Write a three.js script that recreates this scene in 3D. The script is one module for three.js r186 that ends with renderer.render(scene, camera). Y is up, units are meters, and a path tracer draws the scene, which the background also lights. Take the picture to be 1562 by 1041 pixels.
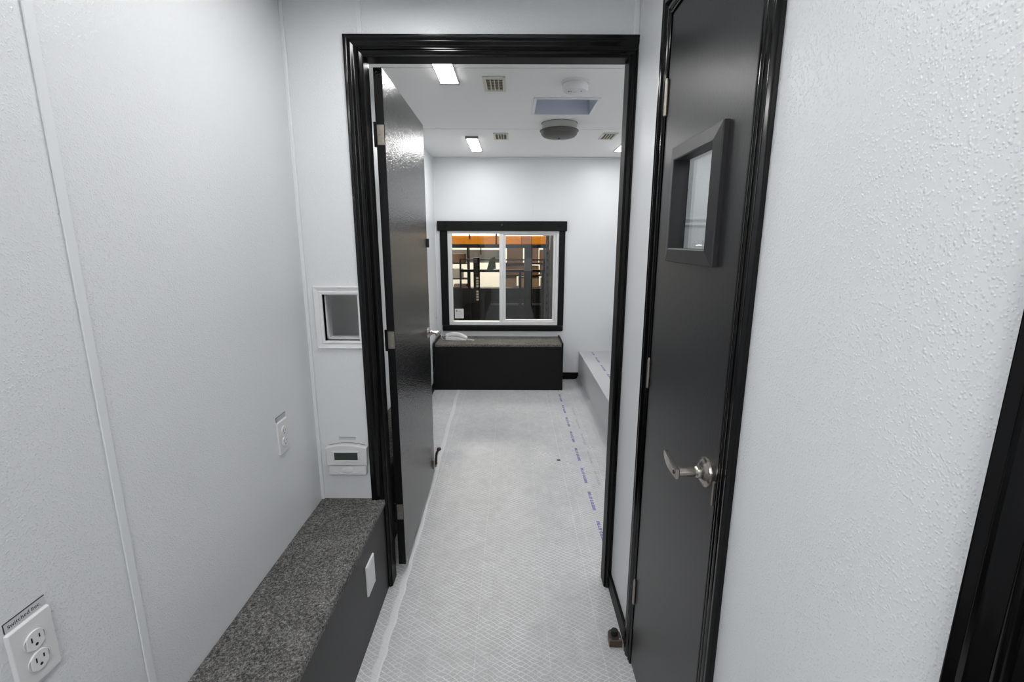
import * as THREE from 'three';
import { RoundedBoxGeometry } from 'three/addons/geometries/RoundedBoxGeometry.js';
import { mergeGeometries, toCreasedNormals } from 'three/addons/utils/BufferGeometryUtils.js';
import { RectAreaLightUniformsLib } from 'three/addons/lights/RectAreaLightUniformsLib.js';

// ------------------------------------------------------------ camera, light, exposure
const scene = new THREE.Scene();
const D = Math.PI / 180;
const camera = new THREE.PerspectiveCamera(2 * Math.atan(520.5 / 725.9) / D, 1562 / 1041, 0.02, 80);
camera.position.set(-0.0135, 1.5, 1.8242);
camera.rotation.order = 'YXZ';
camera.rotation.set(-12.01 * D, 0.04 * D, 0.16 * D);
scene.add(camera);
scene.background = new THREE.Color(0x000000);
const renderer = new THREE.WebGLRenderer({ antialias: true });
renderer.toneMapping = THREE.LinearToneMapping;
renderer.toneMappingExposure = 1.32;
renderer.shadowMap.enabled = true;
RectAreaLightUniformsLib.init();
const LAMP = 25;                    // ceiling strip lamps
const LAMP_COLOR = 0xfffefc;
const BAY = 60;                     // hall lamps outside the window

// ------------------------------------------------------------ helpers
let seed = 12345;
const rnd = () => { seed = (seed * 1664525 + 1013904223) >>> 0; return seed / 4294967296; };
const taken = {};
function numbered(n) { const k = taken[n] = (taken[n] === undefined ? 0 : taken[n] + 1); return k ? n + '_' + String(k).padStart(3, '0') : n; }
function uvMetres(g) {              // uv in metres along the two axes of each face
  if (g.index) g = g.toNonIndexed();
  const p = g.attributes.position, uv = new Float32Array(p.count * 2);
  const a = new THREE.Vector3(), b = new THREE.Vector3(), c = new THREE.Vector3();
  for (let i = 0; i < p.count; i += 3) {
    a.fromBufferAttribute(p, i); b.fromBufferAttribute(p, i + 1).sub(a); c.fromBufferAttribute(p, i + 2).sub(a);
    b.cross(c); const nx = Math.abs(b.x), ny = Math.abs(b.y), nz = Math.abs(b.z);
    for (let k = 0; k < 3; k++) {
      const x = p.getX(i + k), y = p.getY(i + k), z = p.getZ(i + k);
      const [u, v] = ny >= nx && ny >= nz ? [x, -z] : nx >= nz ? [z, y] : [x, y];
      uv[(i + k) * 2] = u; uv[(i + k) * 2 + 1] = v;
    }
  }
  g.setAttribute('uv', new THREE.BufferAttribute(uv, 2));
  return g;
}
function box(x0, x1, y0, y1, z0, z1) {
  const g = new THREE.BoxGeometry(x1 - x0, y1 - y0, z1 - z0);
  g.translate((x0 + x1) / 2, (y0 + y1) / 2, (z0 + z1) / 2);
  return uvMetres(g);
}
function rbox(x0, x1, y0, y1, z0, z1, r = 0.003, seg = 2) {
  const g = new RoundedBoxGeometry(x1 - x0, y1 - y0, z1 - z0, seg, Math.min(r, (x1 - x0) / 2.01, (y1 - y0) / 2.01, (z1 - z0) / 2.01));
  g.translate((x0 + x1) / 2, (y0 + y1) / 2, (z0 + z1) / 2);
  return uvMetres(g);
}
function cyl(r0, r1, h, seg, axis, x, y, z) {
  const g = new THREE.CylinderGeometry(r0, r1, h, seg);
  if (axis === 'x') g.rotateZ(Math.PI / 2);
  if (axis === 'z') g.rotateX(Math.PI / 2);
  g.translate(x, y, z);
  return uvMetres(g);
}
function lathe(pts, seg = 40) { return uvMetres(toCreasedNormals(new THREE.LatheGeometry(pts.map(p => new THREE.Vector2(p[0], p[1])), seg), 0.6)); }
function tube(pts, r, seg = 40, rad = 8) {
  return uvMetres(new THREE.TubeGeometry(new THREE.CatmullRomCurve3(pts.map(p => new THREE.Vector3(...p))), seg, r, rad));
}
function extr(shape, depth, bevel = 0, curve = 12) {
  const g = new THREE.ExtrudeGeometry(shape, { depth: depth - 2 * bevel, bevelEnabled: bevel > 0, bevelSize: bevel, bevelThickness: bevel, bevelOffset: -bevel, bevelSegments: 3, curveSegments: curve });
  g.translate(0, 0, bevel);
  return uvMetres(g);
}
const join = gs => gs.length === 1 ? gs[0] : mergeGeometries(gs.map(g => g.index ? g.toNonIndexed() : g));
function mesh(name, g, m, parent) {
  const o = new THREE.Mesh(Array.isArray(g) ? join(g) : g, m);
  o.name = name; o.castShadow = o.receiveShadow = true;
  if (parent) parent.add(o);
  return o;
}
function thing(name, label, category, pos = [0, 0, 0], group, ry = 0) {
  const o = new THREE.Group(); o.name = numbered(name); o.position.set(...pos); o.rotation.y = ry;
  o.userData = { label, category }; if (group) o.userData.group = group;
  scene.add(o); return o;
}
function single(name, g, m, label, category, group) {
  const o = mesh(numbered(name), g, m, scene); o.userData = { label, category }; if (group) o.userData.group = group; return o;
}
function struct(name, label, category, g, m) {
  const o = g ? mesh(name, g, m, scene) : new THREE.Group();
  o.name = name; if (!g) scene.add(o);
  o.userData = { label, category, kind: 'structure' }; return o;
}
// a moulding swept along one side of an opening; prof = [distance from the opening, height off the wall]
// A(u), B(u) give the two mitred ends; N is the wall normal
function sweep(prof, A, B, N, crease = 0.75) {
  const n = prof.length, P = [], Q = [];
  for (const [u, v] of prof) { P.push(A(u).addScaledVector(N, v)); Q.push(B(u).addScaledVector(N, v)); }
  const tri = [], cen = new THREE.Vector3(); P.forEach(p => cen.add(p)); Q.forEach(p => cen.add(p)); cen.multiplyScalar(0.5 / n);
  for (let i = 0; i < n; i++) { const j = (i + 1) % n; tri.push([P[i], P[j], Q[j]], [P[i], Q[j], Q[i]]); }
  const sh = THREE.ShapeUtils.triangulateShape(prof.map(p => new THREE.Vector2(p[0], p[1])), []);
  for (const [a, b, c] of sh) tri.push([P[a], P[c], P[b]], [Q[a], Q[b], Q[c]]);
  let s = 0; const e = new THREE.Vector3(), f = new THREE.Vector3();
  for (const [a, b, c] of tri) { e.subVectors(b, a); f.subVectors(c, a); e.cross(f); s += e.dot(f.copy(a).sub(cen)); }
  const pos = [];
  for (let [a, b, c] of tri) { if (s < 0) [b, c] = [c, b]; pos.push(a.x, a.y, a.z, b.x, b.y, b.z, c.x, c.y, c.z); }
  const g = new THREE.BufferGeometry(); g.setAttribute('position', new THREE.Float32BufferAttribute(pos, 3)); g.computeVertexNormals();
  return uvMetres(toCreasedNormals(g, crease));
}
// origin O, horizontal U, up Y, normal N; opening a0..a1 by b0..b1; legs to the floor unless four
function moulding(parent, names, prof, mat, O, U, N, a0, a1, b0, b1, four, profR, crease) {
  const Y = new THREE.Vector3(0, 1, 0), pt = (a, b) => O.clone().addScaledVector(U, a).addScaledVector(Y, b);
  profR = profR || prof;
  const k = four ? 1 : 0;
  mesh(names[0], sweep(prof, u => pt(a0 - u, b0 - k * u), u => pt(a0 - u, b1 + u), N, crease), mat, parent);
  const umax = Math.max(...profR.map(q => q[0]));
  mesh(names[1], sweep(prof, u => pt(a0 - u, b1 + u), u => pt(Math.min(a1 + u, a1 + umax), b1 + u), N, crease), mat, parent);
  mesh(names[0], sweep(profR, u => pt(a1 + u, b0 - k * u), u => pt(a1 + u, b1 + u), N, crease), mat, parent);
  if (four) mesh(names[2], sweep(prof, u => pt(a0 - u, b0 - u), u => pt(a1 + u, b0 - u), N, crease), mat, parent);
}

// ------------------------------------------------------------ textures
function dataTex(n, m, fn, srgb, ch = 1) {
  const d = new Uint8Array(n * m * 4);
  for (let y = 0; y < m; y++) for (let x = 0; x < n; x++) {
    const v = fn(x, y), i = (y * n + x) * 4;
    if (ch === 1) { d[i] = d[i + 1] = d[i + 2] = Math.max(0, Math.min(255, v)); } else { d[i] = Math.max(0, Math.min(255, v[0])); d[i + 1] = Math.max(0, Math.min(255, v[1])); d[i + 2] = Math.max(0, Math.min(255, v[2])); }
    d[i + 3] = 255;
  }
  const t = new THREE.DataTexture(d, n, m); t.wrapS = t.wrapT = THREE.RepeatWrapping; t.magFilter = THREE.LinearFilter; t.minFilter = THREE.LinearMipmapLinearFilter; t.generateMipmaps = true;
  if (srgb) t.colorSpace = THREE.SRGBColorSpace; t.needsUpdate = true; return t;
}
function blobField(n, count, r0, r1, amp = 1) {   // tileable field of soft pebbles
  const f = new Float32Array(n * n);
  for (let k = 0; k < count; k++) {
    const cx = rnd() * n, cy = rnd() * n, rx = r0 + (r1 - r0) * rnd(), ry = rx * (0.7 + 0.6 * rnd()), a = amp * (0.4 + 0.6 * rnd());
    const R = Math.ceil(Math.max(rx, ry));
    for (let y = -R; y <= R; y++) for (let x = -R; x <= R; x++) {
      const q = (x * x) / (rx * rx) + (y * y) / (ry * ry); if (q > 1) continue;
      const i = ((Math.floor(cy + y) + n) % n) * n + (Math.floor(cx + x) + n) % n;
      f[i] = Math.max(f[i], a * (1 - q) * (1 - q) + f[i] * 0.35);
    }
  }
  return f;
}
function noiseGrid(n, cells) {      // tileable value noise
  const g = Array.from({ length: cells * cells }, rnd), s = t => t * t * (3 - 2 * t);
  return (x, y) => {
    const u = x / n * cells, v = y / n * cells, i = Math.floor(u), j = Math.floor(v), a = s(u - i), b = s(v - j);
    const q = (p, r) => g[((r % cells) + cells) % cells * cells + ((p % cells) + cells) % cells];
    return (q(i, j) * (1 - a) + q(i + 1, j) * a) * (1 - b) + (q(i, j + 1) * (1 - a) + q(i + 1, j + 1) * a) * b;
  };
}
const stipF = blobField(1024, 15000, 2.2, 4.6);
const stipN = noiseGrid(1024, 128);
const stipple = dataTex(1024, 1024, (x, y) => 40 + 150 * stipF[y * 1024 + x] + 30 * stipN(x, y)); stipple.repeat.set(1 / 0.56, 1 / 0.56);
const peelN1 = noiseGrid(512, 64), peelN2 = noiseGrid(512, 128);
const peel = dataTex(512, 512, (x, y) => 160 * peelN1(x, y) + 90 * peelN2(x, y)); peel.repeat.set(1 / 0.3, 1 / 0.3);
const cN1 = noiseGrid(1024, 300), cN2 = noiseGrid(1024, 140), cN3 = noiseGrid(1024, 12);
const carpetV = new Float32Array(1024 * 1024);
for (let y = 0; y < 1024; y++) for (let x = 0; x < 1024; x++) carpetV[y * 1024 + x] = 0.5 * cN1(x, y) + 0.38 * cN2(x, y) + 0.12 * cN3(x, y);
for (let k = 0; k < 16000; k++) {   // short loose fibres
  let x = rnd() * 1024, y = rnd() * 1024, a = rnd() * 6.283, v = (rnd() - 0.45) * 0.6;
  for (let i = 0; i < 16; i++) { const q = (Math.floor(y) & 1023) * 1024 + (Math.floor(x) & 1023); carpetV[q] += v; x += Math.cos(a); y += Math.sin(a); a += (rnd() - 0.5) * 0.5; }
}
const carpetMap = dataTex(1024, 1024, (x, y) => { const v = 96 + 150 * (carpetV[y * 1024 + x] - 0.5); return [v, v * 0.99, v * 0.975]; }, true, 3); carpetMap.repeat.set(1 / 0.72, 1 / 0.72);
const carpetBump = dataTex(1024, 1024, (x, y) => 255 * carpetV[y * 1024 + x]); carpetBump.repeat.set(1 / 0.72, 1 / 0.72);
// woven net film: strands in two diagonals on a thin grey sheet
const FW = 1.05, FH = 1.056, FN = 2048, NX = 30, NY = 48;
const fN1 = noiseGrid(FN, 9), fN2 = noiseGrid(FN, 34), fN3 = noiseGrid(FN, 300), fN4 = noiseGrid(FN, 90);
const creaseX = [[0.31, 1], [0.352, 0.55], [0.54, 0.9], [0.612, 0.5], [0.86, 0.8], [0.905, 0.35], [0.12, 0.5]];
const filmH = new Float32Array(FN * FN), filmC = new Float32Array(FN * FN);
for (let y = 0; y < FN; y++) for (let x = 0; x < FN; x++) {
  const u = x / FN * NX, v = y / FN * NY, wob = (fN2(x, y) - 0.5) * 0.5;
  const s1 = Math.abs(((u + v + wob) % 1 + 1) % 1 - 0.5) * 2, s2 = Math.abs(((u - v + wob) % 1 + 1) % 1 - 0.5) * 2;
  const k1 = Math.max(0, 1 - s1 / 0.26), k2 = 0.75 * Math.max(0, 1 - s2 / 0.26), st = Math.max(k1, k2);
  let cr = 0; const xx = x / FN + 0.004 * (fN1(y, 7) - 0.5) + 0.002 * fN2(3, y);
  for (const [c, a] of creaseX) { const q = 1 - Math.abs(xx - c) / 0.0022; if (q > 0) cr = Math.max(cr, q * a * (0.3 + 0.9 * fN4(40, y))); }
  const big = fN1(x, y), mid = fN2(x, y), fine = fN3(x, y);
  filmH[y * FN + x] = 0.62 * st * (0.75 + 0.3 * big) + 0.08 * fine + 0.10 * big + 0.3 * cr;
  filmC[y * FN + x] = 0.56 + 0.25 * (st - 0.35) * (0.55 + 0.8 * big) + 0.07 * (mid - 0.5) + 0.08 * (big - 0.5) + 0.10 * (fine - 0.5) + 0.2 * cr;
}
const filmMap = dataTex(FN, FN, (x, y) => { const v = 118 + 150 * filmC[y * FN + x]; return [v * 0.992, v * 0.996, v * 1.01]; }, true, 3); filmMap.repeat.set(1 / FW, 1 / FH);
const filmBump = dataTex(FN, FN, (x, y) => 250 * filmH[y * FN + x]); filmBump.repeat.set(1 / FW, 1 / FH);
function canvasTex(w, h, draw) {
  const c = document.createElement('canvas'); c.width = w; c.height = h; draw(c.getContext('2d'), w, h);
  const t = new THREE.CanvasTexture(c); t.colorSpace = THREE.SRGBColorSpace; return t;
}

// ------------------------------------------------------------ materials
const M = {};
const phy = (color, roughness, specularIntensity, o = {}) => new THREE.MeshPhysicalMaterial({ color, roughness, specularIntensity, ...o });
const std = (color, roughness, o = {}) => new THREE.MeshStandardMaterial({ color, roughness, ...o });
M.wall = std(0xe2e5e8, 0.34, { bumpMap: stipple, bumpScale: 0.0011 });
M.wallSmooth = std(0xe4e7ea, 0.42);
M.ceil = std(0xf4f4f2, 0.6);
M.black = phy(0x070708, 0.13, 0.55);
M.blackJamb = phy(0x080809, 0.45, 0.3);
M.door = phy(0x161617, 0.17, 0.9, { bumpMap: peel, bumpScale: 0.0014 });
M.door2 = std(0x232325, 0.34, { bumpMap: peel, bumpScale: 0.00016 });
M.doorEdge = phy(0x0a0a0c, 0.35, 0.5);
M.blackMatte = phy(0x080809, 0.42, 0.5);
M.benchPanel = phy(0x19191b, 0.42, 0.7, { bumpMap: peel, bumpScale: 0.0001 });
M.boxPanel = phy(0x0c0c0d, 0.5, 0.5);
M.carpet = std(0xffffff, 0.97, { map: carpetMap, bumpMap: carpetBump, bumpScale: 0.004 });
M.carpetLight = std(0xfffaf2, 0.97, { map: carpetMap, bumpMap: carpetBump, bumpScale: 0.003 });
M.film = std(0xffffff, 0.42, { map: filmMap, bumpMap: filmBump, bumpScale: 0.0012 });
M.filmWrap = std(0xbcbec1, 0.38, { bumpMap: filmBump, bumpScale: 0.0006 });
M.filmTop = M.filmWrap;
M.tape = std(0xd6d8db, 0.35, { bumpMap: filmBump, bumpScale: 0.0012 });
M.nickel = std(0xb3aca4, 0.27, { metalness: 1 });
M.chrome = std(0xd8d8d8, 0.12, { metalness: 1 });
M.hinge = std(0xa39c92, 0.35, { metalness: 1 });
M.bronze = std(0x4a4038, 0.4, { metalness: 0.8 });
M.white = std(0xe2e3e4, 0.35);
M.whitePlastic = std(0xdfdfe0, 0.38);
M.vinyl = std(0xe4e5e6, 0.4);
M.slot = std(0x1a1a1a, 0.7);
M.cream = std(0xcfcab8, 0.5);
M.creamDark = std(0x938d7b, 0.7);
M.lcd = std(0x3c4442, 0.25);
M.rubber = std(0x161616, 0.8);
M.greyVent = std(0x5c5a57, 0.55);
M.greyVentDark = std(0x4a4946, 0.6);
M.collar = std(0xb9b9b4, 0.5);
M.well = std(0xd4daE6, 0.45);
M.seam = std(0x55585a, 0.8);
M.glass = new THREE.MeshPhysicalMaterial({ color: 0xf2f4f4, roughness: 0.0, transmission: 1, thickness: 0, ior: 1.5 });
M.glassTint = new THREE.MeshPhysicalMaterial({ color: 0xfafafb, roughness: 0.02, transmission: 1, thickness: 0, ior: 1.5 });
M.glow = new THREE.MeshStandardMaterial({ color: 0xffffff, roughness: 0.6, emissive: LAMP_COLOR, emissiveIntensity: 12 });
M.glowDim = M.glow.clone(); M.glowDim.emissiveIntensity = 9; M.glowFaint = M.glow.clone(); M.glowFaint.emissiveIntensity = 5; M.glowStrong = M.glow.clone(); M.glowStrong.emissiveIntensity = 18;
M.lampBody = std(0x8c8e90, 0.5);

// ------------------------------------------------------------ the shell
const XL = -0.815, XR = 0.422, ZP = -0.01, ZQ = -0.075, ZF = -3.218, CE = 2.309, XFR = 1.62, ZB = 4.0;
const O0 = new THREE.Vector3(0, 0, 0), V = (x, y, z) => new THREE.Vector3(x, y, z);
const wl = struct('wall_left', 'long pebbled white wall on the left of both rooms', 'wall', box(XL - 0.08, XL, -0.1, CE, ZF - 0.1, ZB + 0.1), M.wall);
const tw = struct('trim_6', 'smooth white cover strips on the left wall', 'trim');
mesh('batten', rbox(XL + 0.0002, XL + 0.004, 0.43, CE, 0.936, 0.956, 0.0018), M.wallSmooth, tw).userData.label = 'smooth white cover strip over a panel joint';
mesh('corner_trim', rbox(XL - 0.002, XL + 0.012, 0.426, CE, ZP - 0.001, ZP + 0.012, 0.004), M.wallSmooth, tw).userData.label = 'smooth white corner strip';
mesh('corner_trim', rbox(XL - 0.002, XL + 0.012, 0, CE, ZF - 0.001, ZF + 0.012, 0.004), M.wallSmooth, tw);
mesh('batten', rbox(XL - 0.002, XL + 0.004, 0, CE, -1.99, -1.97, 0.002), M.wallSmooth, tw);

const DX0 = -0.5455, DX1 = 0.40, DH = 2.131;             // doorway
const W1 = [-0.749, -0.613, 1.11, 1.292];               // small tinted window
const wp = struct('wall_front', 'white partition wall with the black framed doorway', 'wall', join([
  box(XL, W1[0], 0, CE, ZQ, ZP), box(W1[1], DX0, 0, CE, ZQ, ZP), box(W1[0], W1[1], 0, W1[2], ZQ, ZP), box(W1[0], W1[1], W1[3], CE, ZQ, ZP),
  box(DX0, DX1, DH, CE, ZQ, ZP), box(DX1, XFR, 0, CE, ZQ, ZP)]), M.wall);
mesh('batten', rbox(-0.555, -0.537, DH + 0.06, CE, ZP - 0.002, ZP + 0.004, 0.002), M.wallSmooth, wp);
mesh('corner_trim', rbox(XR - 0.02, XR, DH + 0.06, CE, ZP - 0.002, ZP + 0.008, 0.003), M.wallSmooth, wp);

const C0 = 0.385, C1 = 0.91, CH = 2.10, T0 = 1.497, T1 = 2.35, RT = 0.07;   // narrow door and third doorway on the right
const wr = struct('wall_right', 'pebbled white wall on the right holding the narrow black door', 'wall', join([
  box(XR, XR + RT, 0, CE, ZP, C0), box(XR, XR + RT, CH, CE, C0, C1), box(XR, XR + RT, 0, CE, C1, T0), box(XR, XR + RT, CH, CE, T0, T1), box(XR, XR + RT, 0, CE, T1, ZB)]), M.wall);
const FX0 = -0.70, FX1 = 0.48, FY0 = 0.60, FY1 = 1.60;
const wf = struct('wall_far', 'white end wall with the black framed sliding window', 'wall', join([
  box(XL, FX0, 0, CE, ZF - 0.1, ZF), box(FX1, XFR, 0, CE, ZF - 0.1, ZF), box(FX0, FX1, 0, FY0, ZF - 0.1, ZF), box(FX0, FX1, FY1, CE, ZF - 0.1, ZF)]), M.wallSmooth);
mesh('batten', rbox(0.196, 0.208, 1.69, CE, ZF - 0.001, ZF + 0.003, 0.001), M.wallSmooth, wf);
mesh('cornice_strip', rbox(XL + 0.001, XFR - 0.001, CE - 0.014, CE - 0.0005, ZF - 0.001, ZF + 0.012, 0.004), M.wallSmooth, wf);
struct('wall_side', 'plain white right side wall of the far room', 'wall', box(XFR, XFR + 0.08, 0, CE, ZF - 0.1, ZB + 0.1), M.wall);
struct('wall_back', 'white wall behind the viewer', 'wall', box(XL, XFR, 0, CE, ZB, ZB + 0.1), M.wall);
struct('wall_washroom', 'white wall closing the small washroom', 'wall', box(XR + RT, XFR, 0, CE, 1.36, 1.42), M.wall);
struct('floor', 'floor deck under the protective film', 'floor', box(XL, XFR, -0.1, 0, ZF, ZB), std(0x8c8d8f, 0.6));

// ceiling: panels on a slab, the roof hatch cut through the middle one
const HX0 = 0.122, HX1 = 0.487, HZ0 = -1.185, HZ1 = -1.535;
const cl = struct('ceiling', 'flat off-white panelled ceiling', 'ceiling', join([
  box(XL - 0.08, XFR + 0.08, CE + 0.006, CE + 0.03, HZ0, ZB + 0.1), box(XL - 0.08, XFR + 0.08, CE + 0.006, CE + 0.03, ZF - 0.1, HZ1),
  box(XL - 0.08, HX0, CE + 0.006, CE + 0.03, HZ1, HZ0), box(HX1, XFR + 0.08, CE + 0.006, CE + 0.03, HZ1, HZ0)]), M.seam);
const g2 = 0.0042, panelX = [XL, XFR];
function panel(z0, z1, hole) {
  const gs = hole ? [box(...panelX, CE, CE + 0.006, HZ0, z1 - g2), box(...panelX, CE, CE + 0.006, z0 + g2, HZ1), box(XL, HX0, CE, CE + 0.006, HZ1, HZ0), box(HX1, XFR, CE, CE + 0.006, HZ1, HZ0)]
    : [box(...panelX, CE, CE + 0.006, z0 + g2, z1 - g2)];
  mesh('ceiling_panel', gs, M.ceil, cl);
}
panel(ZF, -1.979); panel(-1.979, -0.69, true); panel(-0.69, 0.6); panel(0.6, 1.89); panel(1.89, 3.18); panel(3.18, ZB);

// ------------------------------------------------------------ mouldings around openings
const PROF = [[0, -0.001], [0, 0.008], [0.003, 0.010], [0.009, 0.011], [0.011, 0.0085], [0.014, 0.0085], [0.017, 0.012], [0.024, 0.0125], [0.027, 0.0105], [0.031, 0.0115],
  [0.037, 0.0155], [0.043, 0.0172], [0.049, 0.0165], [0.052, 0.0145], [0.055, 0.0160], [0.060, 0.0175], [0.064, 0.0165], [0.066, 0.013], [0.066, -0.001]].map(p => [p[0] * 0.94, p[1]]);
const PROFCUT = PROF.filter(p => p[0] < 0.0215).concat([[0.0215, 0.0123], [0.0215, -0.001]]);
const t1 = struct('trim_1', 'glossy black moulded casing and jamb around the open doorway', 'door casing');
moulding(t1, ['casing_leg', 'casing_head'], PROF, M.black, V(0, 0, ZP), V(1, 0, 0), V(0, 0, 1), DX0 + 0.004, DX1 + 0.0005, 0.002, DH, false, PROFCUT);
moulding(t1, ['casing_leg', 'casing_head'], PROF, M.black, V(0, 0, ZQ), V(1, 0, 0), V(0, 0, -1), DX0 + 0.004, DX1 + 0.0005, 0.002, DH, false);
mesh('jamb', rbox(DX0 - 0.001, DX0 + 0.008, 0.002, DH, ZQ, ZP + 0.006, 0.002), M.blackJamb, t1);
mesh('jamb', rbox(DX1 - 0.008, DX1 + 0.001, 0.002, DH, ZQ, ZP + 0.006, 0.002), M.blackJamb, t1);
mesh('jamb_head', rbox(DX0 + 0.008, DX1 - 0.008, DH - 0.008, DH + 0.001, ZQ, ZP + 0.006, 0.002), M.blackJamb, t1);

const t2 = struct('trim_2', 'glossy black moulded casing around the narrow door', 'door casing');
moulding(t2, ['casing_leg', 'casing_head'], PROF, M.black, V(XR, 0, 0), V(0, 0, -1), V(-1, 0, 0), -C1, -C0, 0.002, CH, false);
mesh('jamb', box(XR - 0.002, XR + RT, 0.002, CH, C0 - 0.0005, C0 + 0.004), M.blackJamb, t2);
mesh('jamb', box(XR - 0.002, XR + RT, 0.002, CH, C1 - 0.004, C1 + 0.0005), M.blackJamb, t2);
mesh('jamb_head', box(XR - 0.002, XR + RT, CH - 0.004, CH + 0.0005, C0 + 0.004, C1 - 0.004), M.blackJamb, t2);
const t3 = struct('trim_3', 'glossy black moulded casing at the right edge of the view', 'door casing');
moulding(t3, ['casing_leg', 'casing_head'], PROF, M.black, V(XR, 0, 0), V(0, 0, -1), V(-1, 0, 0), -T1, -T0, 0.002, CH, false);
const d3 = struct('door_3', 'black door inside the casing at the right edge', 'door');
mesh('leaf', rbox(XR + 0.008, XR + 0.05, 0.012, CH - 0.004, T0 + 0.004, T1 - 0.004, 0.002), M.door2, d3);

const bb = struct('baseboard_right', 'short black baseboard between the two door casings', 'baseboard', rbox(XR - 0.011, XR + 0.001, 0.0015, 0.075, ZP + 0.001, C0 - 0.068, 0.003), M.blackJamb);
struct('baseboard_far', 'short black baseboard between the carpeted box and the platform', 'baseboard', rbox(0.498, 0.712, 0.0015, 0.078, ZF - 0.001, ZF + 0.013, 0.003), M.blackJamb);
struct('baseboard_left', 'black baseboard along the left wall of the far room', 'baseboard', rbox(XL - 0.001, XL + 0.013, 0.0015, 0.078, -2.80, -1.31, 0.003), M.blackJamb);

// ------------------------------------------------------------ lever handle and hinge builders
// local frame: rose on the plane z = 0, neck towards +z, lever along +x (towards the hinges) when dir = 1
function lever(parent, dir) {
  const h = new THREE.Group(); h.name = 'lever_handle'; parent.add(h);
  const rose = lathe([[0, 0.016], [0.012, 0.016], [0.0135, 0.014], [0.020, 0.0125], [0.024, 0.011], [0.027, 0.007], [0.0325, 0.005], [0.0335, 0.003], [0.0335, 0], [0, 0]], 40); rose.rotateX(Math.PI / 2);
  mesh('rose', rose, M.nickel, h);
  const neck = lathe([[0, 0.071], [0.0095, 0.071], [0.0105, 0.069], [0.0105, 0.026], [0.0135, 0.022], [0.0145, 0.014], [0, 0.014]], 32); neck.rotateX(Math.PI / 2);
  mesh('neck', neck, M.nickel, h);
  const s = new THREE.Shape(); s.moveTo(-0.012, -0.011); s.lineTo(0.03, -0.0115); s.bezierCurveTo(0.06, -0.0115, 0.075, -0.008, 0.092, -0.001); s.lineTo(0.092, 0.010); s.bezierCurveTo(0.075, 0.011, 0.05, 0.0115, 0.03, 0.0115); s.lineTo(-0.012, 0.011); s.closePath();
  const b = extr(s, 0.010, 0.002); b.translate(0, 0, 0.062);
  const p = b.attributes.position;
  for (let i = 0; i < p.count; i++) { const x = p.getX(i); if (x > 0.02) p.setZ(i, p.getZ(i) - 1.2 * (x - 0.02) * (x - 0.02)); }
  if (dir < 0) { b.rotateY(0); for (let i = 0; i < p.count; i++) p.setX(i, -p.getX(i)); const ix = []; for (let i = 0; i < p.count; i++) ix.push(i); for (let i = 0; i < p.count; i += 3) { const a = ix[i + 1]; ix[i + 1] = ix[i + 2]; ix[i + 2] = a; } b.setIndex(ix); }
  b.computeVertexNormals();
  mesh('lever', b.index ? b.toNonIndexed() : b, M.nickel, h);
  mesh('keyhole', cyl(0.0045, 0.0045, 0.002, 16, 'z', 0, 0, 0.0718), M.slot, h);
  return h;
}

// ------------------------------------------------------------ open door
const LZ0 = ZQ - 0.014, LW = 0.90, LT = 0.033, LY0 = 0.048, LY1 = 2.118;
const d1 = struct('door_1', 'glossy charcoal door swung open into the far room', 'door');
d1.position.set(-0.5285, 0, LZ0); d1.rotation.y = 0.9 * D;
mesh('leaf', rbox(0, LT, LY0, LY1, -LW, 0, 0.0025), M.door, d1);
mesh('edge_strip', rbox(0.0006, LT - 0.0006, LY0 + 0.001, LY1 - 0.03, -0.001, 0.0006, 0.0004), M.doorEdge, d1);
for (const y of [1.885, 1.095, 0.313]) {
  const h = mesh('hinge', rbox(0.004, 0.031, y - 0.036, y + 0.036, 0.0002, 0.0026, 0.001), M.hinge, d1); h.userData.label = 'satin metal hinge';
  mesh('barrel', cyl(0.006, 0.006, 0.088, 16, 'y', -0.001, y, 0.006), M.blackJamb, h);
  for (const dy of [-0.022, 0, 0.022]) mesh('screw', cyl(0.0032, 0.0032, 0.001, 10, 'z', 0.018 + (dy ? 0.004 : -0.004), y + dy, 0.0028), M.nickel, h);
}
{ const h = lever(d1, -1); h.position.set(LT, 0.965, -LW + 0.065); h.rotation.y = Math.PI / 2; }
{ const h = lever(d1, 1); h.position.set(0, 0.965, -LW + 0.065); h.rotation.y = -Math.PI / 2; }
mesh('latch_plate', rbox(0.006, LT + 0.012, 1.455, 1.505, -LW - 0.004, -LW + 0.001, 0.001), M.rubber, d1).userData.label = 'small black catch on the free edge';
{ const k = mesh('door_stop', rbox(LT - 0.001, LT + 0.007, 0.085, 0.145, -LW + 0.012, -LW + 0.052, 0.002), M.hinge, d1); k.userData.label = 'metal kick-down door stop';
  const pin = cyl(0.007, 0.007, 0.046, 14, 'z', LT + 0.016, 0.108, -LW + 0.032); mesh('pivot', pin, M.nickel, k);
  const arm = tube([[LT + 0.016, 0.108, -LW + 0.032], [LT + 0.018, 0.15, -LW + 0.032], [LT + 0.022, 0.185, -LW + 0.032], [LT + 0.034, 0.208, -LW + 0.032]], 0.0075, 16, 10); mesh('arm', arm, M.bronze, k);
  const tip = new THREE.SphereGeometry(0.014, 16, 12); tip.scale(1, 0.8, 1); tip.translate(LT + 0.037, 0.212, -LW + 0.032); mesh('rubber_tip', uvMetres(tip), M.bronze, k); }

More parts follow.
